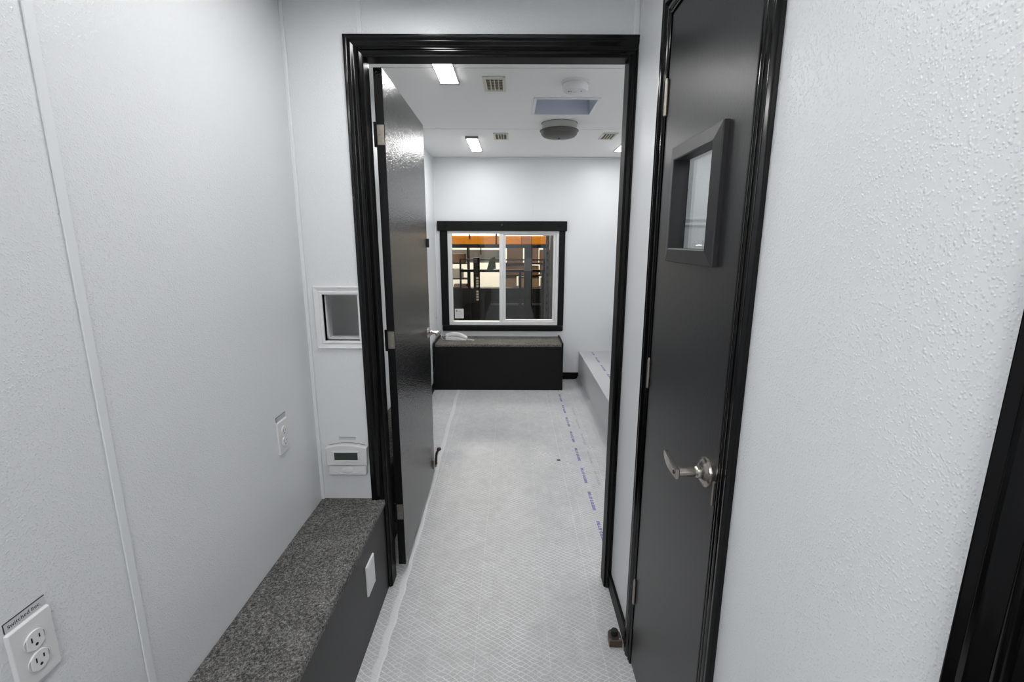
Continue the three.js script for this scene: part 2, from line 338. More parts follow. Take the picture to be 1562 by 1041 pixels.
// ------------------------------------------------------------ narrow door on the right, with its window
const d2 = struct('door_2', 'narrow black door with a small window and lever handle', 'door');
const KX0 = 0.4165, KX1 = 0.436, K0 = C0 + 0.0065, K1 = C1 - 0.0065, KH = CH - 0.007;
const wz0 = 0.531, wz1 = 0.778, wy0 = 1.477, wy1 = 1.703;
mesh('leaf', join([box(KX0, KX1, 0.012, wy0, K0, K1), box(KX0, KX1, wy1, KH, K0, K1), box(KX0, KX1, wy0, wy1, K0, wz0), box(KX0, KX1, wy0, wy1, wz1, K1)]), M.door2, d2);
const VF = [[-0.003, -0.019], [-0.003, 0.016], [0, 0.0175], [0.031, 0.0125], [0.033, 0.010], [0.033, 0]];
const M_visionFrame = std(0x2a2a2c, 0.42);
moulding(d2, ['window_side', 'window_head', 'window_sill'], VF, M_visionFrame, V(KX0, 0, 0), V(0, 0, -1), V(-1, 0, 0), -wz1, -wz0, wy0, wy1, true, null, 0.3);
moulding(d2, ['window_side', 'window_head', 'window_sill'], [[0.002, -0.001], [0.002, 0.004], [0.028, 0.004], [0.028, -0.001]], M_visionFrame, V(KX1, 0, 0), V(0, 0, -1), V(1, 0, 0), -wz1, -wz0, wy0, wy1, true);
mesh('pane', box(KX1 - 0.010, KX1 - 0.006, wy0, wy1, wz0, wz1), M.glass, d2);
for (const y of [1.885, 1.092, 0.305]) { const h = mesh('hinge', cyl(0.0055, 0.0055, 0.09, 16, 'y', KX0 - 0.0045, y, K0 - 0.001), M.hinge, d2); h.userData.label = 'satin metal hinge knuckle'; mesh('finial', cyl(0.0035, 0.0045, 0.006, 12, 'y', KX0 - 0.0045, y + 0.048, K0 - 0.001), M.hinge, h); }
{ const h = lever(d2, -1); h.position.set(KX0, 0.998, 0.853); h.rotation.y = -Math.PI / 2;  }
mesh('latch', rbox(KX0 - 0.004, KX0 + 0.002, 0.945, 1.0, K1 - 0.006, K1 + 0.002, 0.001), M.hinge, d2);

// floor bumper at the foot of the casing
const fb = thing('floor_bumper', 'small bronze bumper bracket on the floor at the foot of the narrow door casing', 'door stop', [0.378, 0.002, 0.29]);
{ const s = new THREE.Shape(); s.moveTo(-0.024, 0.026); s.lineTo(0.024, 0.026); s.lineTo(0.024, -0.01); s.absarc(0, -0.01, 0.024, 0, Math.PI, true); s.closePath();
  const b = extr(s, 0.03, 0.003); b.rotateX(-Math.PI / 2); b.scale(1, 1, -1); const p = b.attributes.position; const nn = []; for (let i = 0; i < p.count; i += 3) nn.push(i, i + 2, i + 1); b.setIndex(nn); const bb2 = b.toNonIndexed(); bb2.computeVertexNormals();
  mesh('bracket', bb2, std(0x5d5148, 0.35, { metalness: 0.7 }), fb);
  const r = new THREE.CylinderGeometry(0.012, 0.013, 0.022, 20); r.translate(0, 0.040, -0.004); mesh('rubber_bumper', uvMetres(r), M.rubber, fb);
  for (const x of [-0.016, 0.016]) mesh('screw', cyl(0.004, 0.004, 0.003, 12, 'y', x, 0.031, 0.018), M.nickel, fb); }

// ------------------------------------------------------------ small tinted window in the partition
const w1 = struct('window_1', 'small tinted window in a white moulded frame beside the doorway', 'window');
const WF = [[0, -0.02], [0, 0.006], [0.003, 0.008], [0.010, 0.008], [0.013, 0.005], [0.017, 0.0055], [0.024, 0.010], [0.029, 0.011], [0.032, 0.009], [0.032, -0.001]];
moulding(w1, ['frame_side', 'frame_head', 'frame_sill'], WF, M.vinyl, V(0, 0, ZP), V(1, 0, 0), V(0, 0, 1), W1[0], W1[1] + 0.0005, W1[2], W1[3], true, WF.filter(p => p[0] < 0.0135).concat([[0.0135, -0.001]]));
mesh('reveal', join([box(W1[0], W1[0] + 0.006, W1[2], W1[3], ZQ, ZP - 0.02), box(W1[1] - 0.006, W1[1], W1[2], W1[3], ZQ, ZP - 0.02), box(W1[0], W1[1], W1[2], W1[2] + 0.006, ZQ, ZP - 0.02), box(W1[0], W1[1], W1[3] - 0.006, W1[3], ZQ, ZP - 0.02)]), M.vinyl, w1);
mesh('pane', box(W1[0] + 0.005, W1[1] - 0.005, W1[2] + 0.005, W1[3] - 0.005, ZP - 0.035, ZP - 0.031), M.glassTint, w1);

// ------------------------------------------------------------ carpeted benches
const bn = thing('carpeted_bench', 'long low bench with grey carpet top against the left wall', 'bench', [0, 0, 0]);
{ const s = new THREE.Shape(); s.moveTo(XL + 0.001, 0.400); s.lineTo(-0.553, 0.400); s.lineTo(-0.549, 0.404); s.lineTo(-0.549, 0.416); s.quadraticCurveTo(-0.549, 0.427, -0.562, 0.427); s.lineTo(XL + 0.001, 0.427); s.closePath();
  const g = extr(s, ZB - 0.2 - ZP - 0.001); g.translate(0, 0, ZP + 0.001); mesh('carpet_top', g, M.carpet, bn);
  mesh('front_panel', box(XL + 0.002, -0.5535, 0.001, 0.400, ZP + 0.001, ZB - 0.2), M.benchPanel, bn); }
const bn2 = thing('low_bench', 'dark low box behind the open door along the left wall', 'bench', [0, 0, 0]);
mesh('top', rbox(XL + 0.001, -0.606, 0.40, 0.425, -1.25, ZQ - 0.02, 0.006), M.carpet, bn2);
mesh('front_panel', box(XL + 0.002, -0.61, 0.001, 0.40, -1.25, ZQ - 0.02), M.boxPanel, bn2);

const bx = thing('carpeted_box', 'black box with a grey carpeted top below the sliding window', 'bench', [-0.153, 0, -3.017]);
{ const L = -0.65, R = 0.65, F = 0.201, B = -0.2;
  const s = new THREE.Shape(); s.moveTo(B + 0.001, 0.455); s.lineTo(F + 0.006, 0.455); s.lineTo(F + 0.006, 0.468); s.quadraticCurveTo(F + 0.006, 0.480, F - 0.008, 0.480); s.lineTo(B + 0.001, 0.480); s.closePath();
  const g = extr(s, R - L - 0.036); g.rotateY(-Math.PI / 2); g.translate(R - 0.018, 0, 0); mesh('carpet_top', uvMetres(g), M.carpetLight, bx);
  mesh('front_panel', box(L + 0.018, R - 0.018, 0.002, 0.4545, B + 0.001, F), M.boxPanel, bx);
  for (const x of [L, R - 0.018]) mesh('end_panel', rbox(x, x + 0.018, 0.002, 0.494, B + 0.001, F + 0.008, 0.004), M.boxPanel, bx).userData.label = 'black end panel standing a little above the carpet'; }

// ------------------------------------------------------------ sliding window in the far wall
const w2 = struct('window_2', 'white framed sliding window looking into the workshop', 'window');
const zA = ZF - 0.055, zB = ZF + 0.006;
mesh('frame_head', rbox(FX0, FX1, 1.562, FY1, zA, zB, 0.003), M.vinyl, w2);
mesh('frame_sill', rbox(FX0, FX1, FY0, 0.642, zA, zB, 0.003), M.vinyl, w2);
mesh('frame_side', rbox(FX0, -0.648, 0.642, 1.562, zA, zB, 0.003), M.vinyl, w2);
mesh('frame_side', rbox(0.438, FX1, 0.642, 1.562, zA, zB, 0.003), M.vinyl, w2);
mesh('meeting_stile', rbox(-0.152, -0.112, 0.642, 1.562, zA + 0.02, zB - 0.004, 0.003), M.vinyl, w2);
mesh('sash_stile', rbox(-0.111, -0.086, 0.642, 1.562, zA + 0.006, zB - 0.014, 0.002), M.vinyl, w2);
mesh('sash_stile', rbox(0.414, 0.438, 0.642, 1.562, zA + 0.006, zB - 0.014, 0.002), M.vinyl, w2);
mesh('sash_rail', rbox(-0.086, 0.414, 0.642, 0.660, zA + 0.006, zB - 0.014, 0.002), M.vinyl, w2);
mesh('sash_rail', rbox(-0.086, 0.414, 1.546, 1.562, zA + 0.006, zB - 0.014, 0.002), M.vinyl, w2);
mesh('latch', rbox(-0.139, -0.126, 1.09, 1.15, zB - 0.004, zB + 0.006, 0.003), M.vinyl, w2);
mesh('pane', box(-0.648, -0.152, 0.642, 1.562, ZF - 0.022, ZF - 0.018), M.glass, w2);
mesh('pane', box(-0.086, 0.414, 0.660, 1.546, ZF - 0.034, ZF - 0.030), M.glass, w2);
const stickTex = canvasTex(128, 128, (c, w, h) => { c.fillStyle = '#e4e2de'; c.fillRect(0, 0, w, h); c.fillStyle = '#8d8f96'; c.fillRect(14, 14, 22, 26); c.fillStyle = '#b3b4b6'; for (const [x, y, l] of [[44, 20, 46], [44, 34, 52], [14, 50, 98], [14, 64, 90], [14, 78, 98], [14, 92, 70], [14, 106, 86]]) c.fillRect(x, y, l, 5); });
{ const s = box(-0.63, -0.537, 0.672, 0.775, ZF - 0.0178, ZF - 0.0172); const p = s.attributes.position, uv = s.attributes.uv; for (let i = 0; i < p.count; i++) uv.setXY(i, (p.getX(i) + 0.63) / 0.093, (p.getY(i) - 0.672) / 0.103);
  mesh('sticker', s, std(0xffffff, 0.6, { map: stickTex }), w2).userData.label = 'white paper label stuck on the glass'; }
const t4 = struct('trim_4', 'flat black boards framing the sliding window', 'window casing');
mesh('head_board', rbox(-0.789, 0.546, 1.588, 1.688, ZF - 0.001, ZF + 0.03, 0.006), M.blackMatte, t4);
mesh('side_board', rbox(-0.766, -0.688, 0.600, 1.588, ZF - 0.001, ZF + 0.018, 0.006), M.blackMatte, t4);
mesh('side_board', rbox(0.468, 0.531, 0.600, 1.588, ZF - 0.001, ZF + 0.018, 0.006), M.blackMatte, t4);
mesh('sill_board', rbox(-0.762, 0.529, 0.541, 0.606, ZF - 0.001, ZF + 0.03, 0.014, 4), M.blackMatte, t4);
for (const x of [-0.706, -0.124, 0.462]) mesh('screw_cap', cyl(0.014, 0.016, 0.008, 18, 'z', x, 1.647, ZF + 0.033), M.black, t4);
for (const x of [-0.124]) mesh('screw_cap', cyl(0.012, 0.014, 0.008, 18, 'z', x, 0.578, ZF + 0.033), M.black, t4);

// ------------------------------------------------------------ ceiling lamps
function lamp(x, z, label, power = 1, group = 'ceiling strip lamps') {
  const w = 0.088, l = 0.58, o = thing('ceiling_lamp', label, 'ceiling lamp', [x, CE, z], group);
  mesh('housing', rbox(-w / 2 - 0.004, w / 2 + 0.004, -0.009, -0.0005, -l / 2, l / 2, 0.003), M.white, o);
  mesh('diffuser', rbox(-w / 2, w / 2, -0.013, -0.008, -l / 2 + 0.012, l / 2 - 0.012, 0.002), power === 1 ? M.glow : power < 0.5 ? M.glowFaint : power < 1 ? M.glowDim : M.glowStrong, o);
  for (const s of [-1, 1]) mesh('end_cap', rbox(-w / 2 - 0.008, w / 2 + 0.008, -0.018, -0.0005, s * l / 2 - 0.012, s * l / 2 + 0.012, 0.003), M.lampBody, o);
  const L = new THREE.RectAreaLight(LAMP_COLOR, LAMP * power, w, l - 0.03); L.name = 'lamp_light'; L.position.set(0, -0.0145, 0); L.rotation.x = -Math.PI / 2; o.add(L);
  return o;
}
lamp(-0.345, -0.59, 'lit ceiling strip lamp just beyond the doorway head');
lamp(-0.345, -2.53, 'lit ceiling strip lamp near the end wall, left of the grilles');
lamp(0.967, -2.53, 'lit ceiling strip lamp half hidden by the right doorway casing');
lamp(0.967, -0.59, 'ceiling strip lamp on the right of the far room, hidden by the partition');
lamp(-0.345, 0.55, 'ceiling strip lamp above the carpeted bench in the near room', 0.85);
lamp(-0.2, 1.5, 'ceiling strip lamp straight above the camera position', 0.4);
lamp(-0.2, 2.45, 'ceiling strip lamp just behind the viewer in the near room', 1.5);
lamp(-0.2, 3.5, 'ceiling strip lamp by the wall behind the viewer', 1.9);
lamp(1.0, 0.6, 'ceiling strip lamp inside the washroom', 0.5);

// ------------------------------------------------------------ ceiling fittings
function grille(x, z, label) {
  const o = thing('ceiling_grille', label, 'vent', [x, CE, z], 'cream ceiling grilles'), W = 0.059, L = 0.122, w = 0.042, l = 0.092;
  mesh('frame', join([rbox(-W, -w, -0.006, -0.0003, -L, L, 0.002), rbox(w, W, -0.006, -0.0003, -L, L, 0.002), rbox(-w, w, -0.006, -0.0003, -L, -l, 0.002), rbox(-w, w, -0.006, -0.0003, l, L, 0.002)]), std(0xd8d6cc, 0.5), o);
  mesh('backing', box(-w, w, -0.0012, -0.0003, -l, l), M.creamDark, o);
  for (let i = 0; i < 3; i++) { const xx = -w + (i + 1) * w / 2; mesh('divider', box(xx - 0.003, xx + 0.003, -0.006, -0.0012, -l, l), M.cream, o); }
  for (let i = 0; i < 7; i++) { const g = box(-w, w, -0.0005, 0.0005, -0.009, 0.009); g.rotateX(0.22); g.translate(0, -0.0036, -l + (i + 0.5) * 2 * l / 7); mesh('louvre', g, M.cream, o); }
  return o;
}
grille(-0.111, -0.927, 'cream ceiling grille nearest the doorway, beside the bright lamp');
grille(-0.108, -2.23, 'small cream ceiling grille right of the farther lamp');
grille(0.742, -2.213, 'cream ceiling grille near the right doorway casing');
{ const o = thing('smoke_detector', 'round white smoke detector on the ceiling above the roof hatch', 'smoke detector', [0.313, CE, -0.885]);
  mesh('base', lathe([[0, 0], [0.074, 0], [0.075, -0.004], [0.074, -0.013], [0.068, -0.015], [0, -0.015]]), M.whitePlastic, o);
  mesh('body', lathe([[0, -0.0145], [0.0655, -0.0145], [0.0655, -0.019], [0.069, -0.021], [0.066, -0.040], [0.060, -0.049], [0.03, -0.052], [0, -0.052]]), M.whitePlastic, o);
  mesh('test_button', lathe([[0, -0.051], [0.011, -0.051], [0.011, -0.054], [0, -0.0545]], 20), M.whitePlastic, o);
  const led = cyl(0.003, 0.003, 0.003, 10, 'y', 0.028, -0.052, 0.02); mesh('led', led, M.slot, o);
  for (let i = 0; i < 6; i++) { const a = i * Math.PI / 3 + 0.3; mesh('sounder_hole', cyl(0.002, 0.002, 0.002, 8, 'y', -0.03 + 0.008 * Math.cos(a), -0.0518, 0.012 + 0.008 * Math.sin(a)), M.slot, o); } }
{ const o = thing('roof_hatch', 'square roof hatch well with white frame in the ceiling', 'roof hatch', [0.3045, CE, -1.36]);
  const hx = (HX1 - HX0) / 2, hz = (HZ0 - HZ1) / 2, f = 0.015, fr = [];
  mesh('frame', join([rbox(-hx - f, -hx + 0.004, -0.006, -0.0003, -hz - f, hz + f, 0.002), rbox(hx - 0.004, hx + f, -0.006, -0.0003, -hz - f, hz + f, 0.002), rbox(-hx, hx, -0.006, -0.0003, -hz - f, -hz + 0.004, 0.002), rbox(-hx, hx, -0.006, -0.0003, hz - 0.004, hz + f, 0.002)]), M.white, o);
  mesh('well_wall', box(-hx, -hx + 0.004, 0, 0.13, -hz, hz), M.well, o); mesh('well_wall', box(hx - 0.004, hx, 0, 0.13, -hz, hz), M.well, o);
  mesh('well_wall', box(-hx, hx, 0, 0.13, -hz, -hz + 0.004), M.well, o); mesh('well_wall', box(-hx, hx, 0, 0.13, hz - 0.004, hz), M.well, o);
  mesh('lid', rbox(-hx, hx, 0.13, 0.15, -hz, hz, 0.004), M.well, o); }
{ const o = thing('round_vent', 'round dark grey vent cap on a pale collar below the ceiling', 'vent', [0.316, CE, -1.80]);
  mesh('collar', lathe([[0, 0], [0.122, 0], [0.124, -0.006], [0.124, -0.042], [0.118, -0.046], [0, -0.046]], 56), M.collar, o);
  mesh('ring', lathe([[0.05, 0.0], [0.121, -0.001], [0.127, -0.0005], [0.127, 0], [0.05, 0.0005]].map(p => [p[0], p[1] - 0.0005]), 56), M.greyVentDark, o);
  mesh('cap', lathe([[0, -0.045], [0.130, -0.045], [0.137, -0.048], [0.138, -0.053], [0.131, -0.058], [0.126, -0.075], [0.112, -0.088], [0.07, -0.096], [0, -0.099]], 56), M.greyVent, o);
  mesh('centre_screw', lathe([[0, -0.098], [0.006, -0.098], [0.006, -0.103], [0, -0.104]], 14), M.slot, o); }

// ------------------------------------------------------------ outlets, plates, thermostat (built facing +z)
const recTex = canvasTex(512, 128, (c, w, h) => { c.fillStyle = '#c9ccd0'; c.fillRect(0, 0, w, h); c.fillStyle = '#2a2c34'; c.fillRect(0, 0, w, 12); c.fillRect(0, 0, 10, h); c.font = 'bold 62px sans-serif'; c.textBaseline = 'middle'; c.fillStyle = '#33353c'; c.fillText('Switched Rec.', 44, 74); });
function fitUV(g, x0, x1, y0, y1) { const p = g.attributes.position, uv = g.attributes.uv; for (let i = 0; i < p.count; i++) uv.setXY(i, (p.getX(i) - x0) / (x1 - x0), (p.getY(i) - y0) / (y1 - y0)); return g; }
function plateGeo(w, h, t) { const s = new THREE.Shape(), r = 0.004; s.moveTo(-w + r, -h); s.lineTo(w - r, -h); s.quadraticCurveTo(w, -h, w, -h + r); s.lineTo(w, h - r); s.quadraticCurveTo(w, h, w - r, h); s.lineTo(-w + r, h); s.quadraticCurveTo(-w, h, -w, h - r); s.lineTo(-w, -h + r); s.quadraticCurveTo(-w, -h, -w + r, -h);
  const g = new THREE.ExtrudeGeometry(s, { depth: 0.001, bevelEnabled: true, bevelSize: 0.003, bevelThickness: t - 0.001, bevelOffset: -0.003, bevelSegments: 4 }); const p = g.attributes.position; for (let i = 0; i < p.count; i++) if (p.getZ(i) < 0.0002) p.setZ(i, 0.0002); return uvMetres(g); }
function outlet(y, z, label, tagText) {
  const o = thing('wall_outlet', label, 'outlet', [XL, y, z], 'duplex outlets on the left wall', Math.PI / 2);
  const p = mesh('cover_plate', plateGeo(0.036, 0.059, 0.006), M.whitePlastic, o);
  for (const s of [1, -1]) {
    const sh = new THREE.Shape(); sh.absarc(0, 0, 0.0172, 0.62, Math.PI - 0.62, false); sh.absarc(0, 0, 0.0172, Math.PI + 0.62, 2 * Math.PI - 0.62, false); sh.closePath();
    const g = extr(sh, 0.004, 0.001, 20); g.translate(0, s * 0.0195, 0.0052); const f = mesh('receptacle', g, M.white, o);
    mesh('slot', box(-0.0075, -0.0052, s * 0.0195 - 0.001, s * 0.0195 + 0.008, 0.0086, 0.0094), M.slot, f);
    mesh('slot', box(0.0052, 0.0075, s * 0.0195, s * 0.0195 + 0.007, 0.0086, 0.0094), M.slot, f);
    mesh('ground_slot', cyl(0.0026, 0.0026, 0.0008, 12, 'z', 0, s * 0.0195 - 0.008, 0.009), M.slot, f);
    const rim = new THREE.TorusGeometry(0.0176, 0.0009, 8, 40); rim.scale(1, 0.86, 1); rim.translate(0, s * 0.0195, 0.0066); mesh('rim', uvMetres(rim), M.whitePlastic, f);
  }
  mesh('screw', cyl(0.003, 0.003, 0.0015, 12, 'z', 0, 0, 0.0068), M.whitePlastic, o);
  const lb = fitUV(box(-0.034, 0.034, 0.061, 0.078, 0, 0.0008), -0.034, 0.034, 0.061, 0.078);
  mesh('label_tape', lb, tagText ? std(0xffffff, 0.5, { map: recTex }) : std(0xb9bcc0, 0.5), o).userData.label = tagText ? 'label tape reading Switched Rec.' : 'pale label tape';
  if (!tagText) mesh('label_edge', join([box(-0.034, 0.034, 0.076, 0.078, 0, 0.0010), box(-0.034, -0.032, 0.061, 0.078, 0, 0.0010)]), std(0x6e7174, 0.6), o);
  return o;
}
outlet(0.826, 1.153, 'white duplex outlet labelled Switched Rec. at the lower left edge', true);
outlet(0.828, 0.270, 'smaller looking white duplex outlet above the carpeted bench', false);
{ const o = thing('blank_plate', 'white blank cover plate on the dark bench front', 'wall plate', [-0.5535, 0.251, 0.238], null, Math.PI / 2);
  mesh('plate', plateGeo(0.045, 0.063, 0.007), M.whitePlastic, o);
  mesh('insert', rbox(-0.036, 0.036, -0.052, 0.052, 0.004, 0.0078, 0.002), M.whitePlastic, o); }
{ const o = thing('thermostat', 'white wall thermostat with small grey display beside the doorway', 'thermostat', [-0.692, 0.612, ZP]);
  const s = new THREE.Shape(); s.moveTo(-0.082, -0.022); s.lineTo(0.082, -0.022); s.quadraticCurveTo(0.084, 0.03, 0.084, 0.055); s.quadraticCurveTo(0, 0.082, -0.084, 0.055); s.quadraticCurveTo(-0.084, 0.03, -0.082, -0.022);
  const g = extr(s, 0.030, 0.004, 20); mesh('body', g, M.whitePlastic, o);
  mesh('vent_slot', tube([[-0.075, 0.0605, 0.010], [-0.03, 0.0695, 0.010], [0.03, 0.0695, 0.010], [0.075, 0.0605, 0.010]], 0.0013, 20, 6), M.lampBody, o);
  mesh('bezel', join([rbox(-0.055, 0.055, 0.036, 0.043, 0.029, 0.033, 0.001), rbox(-0.055, 0.055, -0.004, 0.003, 0.029, 0.033, 0.001), rbox(-0.055, -0.048, 0, 0.04, 0.029, 0.033, 0.001), rbox(0.048, 0.055, 0, 0.04, 0.029, 0.033, 0.001)]), M.whitePlastic, o);
  mesh('display', box(-0.048, 0.048, 0.003, 0.036, 0.029, 0.0305), M.lcd, o).userData.label = 'dark grey liquid crystal display';
  const q = new THREE.Shape(); q.moveTo(-0.076, -0.066); q.lineTo(0.076, -0.066); q.lineTo(0.079, -0.022); q.quadraticCurveTo(0, -0.032, -0.079, -0.022); q.closePath();
  const d = mesh('flap', extr(q, 0.025, 0.003, 16), M.whitePlastic, o);
  const bt = new THREE.SphereGeometry(1, 24, 14); bt.scale(0.024, 0.017, 0.005); bt.translate(0, -0.045, 0.024); mesh('button', uvMetres(bt), M.whitePlastic, d);
  mesh('ridge', tube([[-0.062, -0.044, 0.0252], [-0.035, -0.056, 0.0252], [0, -0.061, 0.0252], [0.035, -0.056, 0.0252], [0.062, -0.044, 0.0252]], 0.0014, 24, 6), M.whitePlastic, d);
  mesh('label_tape', box(-0.034, 0.034, 0.079, 0.091, 0.0002, 0.0010), std(0xc3c6c9, 0.5), o);
  mesh('label_edge', box(-0.034, 0.034, 0.0895, 0.092, 0.0002, 0.0012), std(0x9fa2a5, 0.6), o);
}
{ const o = thing('wall_jack', 'small white phone jack plate low on the left wall by the end wall', 'wall plate', [XL, 0.70, -3.10], null, Math.PI / 2);
  mesh('plate', plateGeo(0.036, 0.059, 0.006), M.whitePlastic, o); mesh('socket', box(-0.006, 0.006, -0.006, 0.006, 0.0055, 0.0075), M.slot, o); }
single('phone_cord', tube([[-0.806, 0.70, -3.10], [-0.79, 0.665, -3.08], [-0.775, 0.60, -3.07], [-0.76, 0.53, -3.06], [-0.748, 0.494, -3.04], [-0.73, 0.4835, -3.02], [-0.70, 0.486, -3.01]], 0.0025, 50, 6), M.whitePlastic, 'thin white line cord from the jack to the telephone', 'cord');

// ------------------------------------------------------------ telephone
{ const o = thing('telephone', 'white corded desk telephone lying on the carpeted box', 'telephone', [-0.595, 0.4805, -3.02], null, -0.12);
  const s = new THREE.Shape(); s.moveTo(-0.105, 0); s.lineTo(0.105, 0); s.lineTo(0.108, 0.012); s.quadraticCurveTo(0.06, 0.03, 0.0, 0.034); s.quadraticCurveTo(-0.06, 0.04, -0.108, 0.034); s.closePath();
  const g = extr(s, 0.085, 0.006, 10); g.translate(0, 0, -0.0425); mesh('base', g, M.whitePlastic, o);
  const h = new THREE.Shape(); h.moveTo(-0.105, 0.036); h.quadraticCurveTo(-0.09, 0.028, -0.07, 0.040); h.quadraticCurveTo(0, 0.062, 0.07, 0.030); h.quadraticCurveTo(0.09, 0.016, 0.112, 0.018); h.quadraticCurveTo(0.122, 0.028, 0.108, 0.038); h.quadraticCurveTo(0.05, 0.076, 0, 0.078); h.quadraticCurveTo(-0.06, 0.08, -0.108, 0.060); h.quadraticCurveTo(-0.12, 0.046, -0.105, 0.036);
  const hg = extr(h, 0.05, 0.008, 12); hg.translate(0, 0, -0.025); mesh('handset', hg, M.white, o);
  const pts = []; for (let i = 0; i <= 420; i++) { const t = i / 420, a = t * 2 * Math.PI * 30, c = [0.115 + 0.075 * Math.sin(Math.PI * t), 0.008, -0.01 + 0.085 * t - 0.0 + 0.02 * Math.sin(2 * Math.PI * t)]; if (t > 0.55) c[0] -= (t - 0.55) * 0.30; pts.push([c[0] + 0.0045 * Math.cos(a), c[1] + 0.0045 * Math.sin(a), c[2]]); }
  mesh('handset_cord', tube(pts, 0.0018, 900, 5), M.whitePlastic, o).userData.label = 'coiled white handset cord';
}

// ------------------------------------------------------------ film on the floor
const fm = thing('protective_film', 'grey netted protective film covering the whole floor', 'floor film');
mesh('sheet', join([box(-0.5535, XR, 0.0002, 0.0012, ZP, ZB - 0.01), box(DX0 + 0.008, DX1 - 0.008, 0.0002, 0.0012, ZQ - 0.001, ZP), box(XL, 0.71, 0.0002, 0.0012, ZF, ZQ - 0.001)]), M.film, fm);
{ // overlapping edge of the neighbouring sheet, running the length of the floor
  const xs = [[-3.21, -0.572], [-2.72, -0.559], [-1.8, -0.535], [-0.94, -0.513], [-0.2, -0.500], [0.014, -0.494], [0.25, -0.492], [0.459, -0.490], [0.9, -0.489], [1.7, -0.489]];
  const cur = new THREE.CatmullRomCurve3(xs.map(([z, x]) => V(x, 0, z))), pos = [], n = 90, w = [-0.016, -0.013, -0.008, 0.008, 0.013, 0.016], hh = [0.0012, 0.0022, 0.0030, 0.0030, 0.0022, 0.0012], ix = [];
  for (let i = 0; i <= n; i++) { const p = cur.getPoint(i / n); w.forEach((a, k) => pos.push(p.x + a + 0.003 * Math.sin(i * 0.9), hh[k] + 0.0008 * Math.sin(i * 1.7 + k), p.z)); }
  for (let i = 0; i < n; i++) for (let k = 0; k < 5; k++) { const a = i * 6 + k; ix.push(a, a + 6, a + 1, a + 1, a + 6, a + 7); }
  const g = new THREE.BufferGeometry(); g.setAttribute('position', new THREE.Float32BufferAttribute(pos, 3)); g.setIndex(ix); g.computeVertexNormals();
  let gg = g.toNonIndexed(); const pp = gg.attributes.position; if (gg.attributes.normal.getY(4) < 0) { const r = []; for (let i = 0; i < pp.count; i += 3) r.push(i, i + 2, i + 1); gg.setIndex(r); gg = gg.toNonIndexed(); gg.computeVertexNormals(); }
  mesh('overlap_strip', uvMetres(gg), M.tape, fm).userData.label = 'pale double edge where two film sheets overlap'; }
// blue print on the film, two unreadable words per repeat
function printTex(col, alpha) {
  seed = 777; const c = document.createElement('canvas'); c.width = 512; c.height = 40; const k = c.getContext('2d'); k.fillStyle = '#000'; k.fillRect(0, 0, 512, 40);
  k.fillStyle = '#fff';
  const glyph = x => { const t = Math.floor(rnd() * 5); k.fillRect(x, 3, 7, 34); if (t !== 1) k.fillRect(x, 3, 17, 7); if (t === 0 || t === 3) k.fillRect(x, 17, 15, 6); if (t !== 3) k.fillRect(x, 30, 17, 7); if (t > 1) k.fillRect(x + 12, 3, 7, 34); };
  for (let i = 0; i < 8; i++) glyph(10 + i * 23); for (let i = 0; i < 6; i++) glyph(214 + i * 23);
  const t = new THREE.CanvasTexture(c); t.wrapS = THREE.RepeatWrapping; return new THREE.MeshStandardMaterial({ color: col, roughness: 0.5, alphaMap: t, transparent: true, opacity: alpha });
}
function printStrip(x, z0, z1, hw, y, mat, shift, parent) {
  const n = (z1 - z0) / 0.31, g = new THREE.PlaneGeometry(z1 - z0, hw); g.rotateX(-Math.PI / 2); g.rotateY(-Math.PI / 2); g.translate(x, y, (z0 + z1) / 2);
  const p = g.attributes.position, uv = g.attributes.uv; for (let i = 0; i < p.count; i++) uv.setXY(i, (z1 - p.getZ(i)) / 0.31 + shift, (p.getX(i) - x) / hw + 0.5);
  mesh('print', g, mat, parent).userData.label = 'blue lettering printed on the film';
}
printStrip(0.455, -2.80, -0.12, 0.020, 0.0016, printTex(0x5a57b8, 0.8), 0.43, fm);
printStrip(0.535, -2.3, -0.9, 0.016, 0.0016, printTex(0x8d8fb0, 0.25), 0.1, fm);
single('debris_scrap', uvMetres(toCreasedNormals((() => { const g = new THREE.IcosahedronGeometry(0.012, 1); g.scale(1.3, 0.3, 0.6); g.translate(0.31, 0.0045, -1.237); return g; })(), 0.5)), std(0x3a3632, 0.8), 'tiny dark scrap of debris lying on the film in the far room', 'debris');

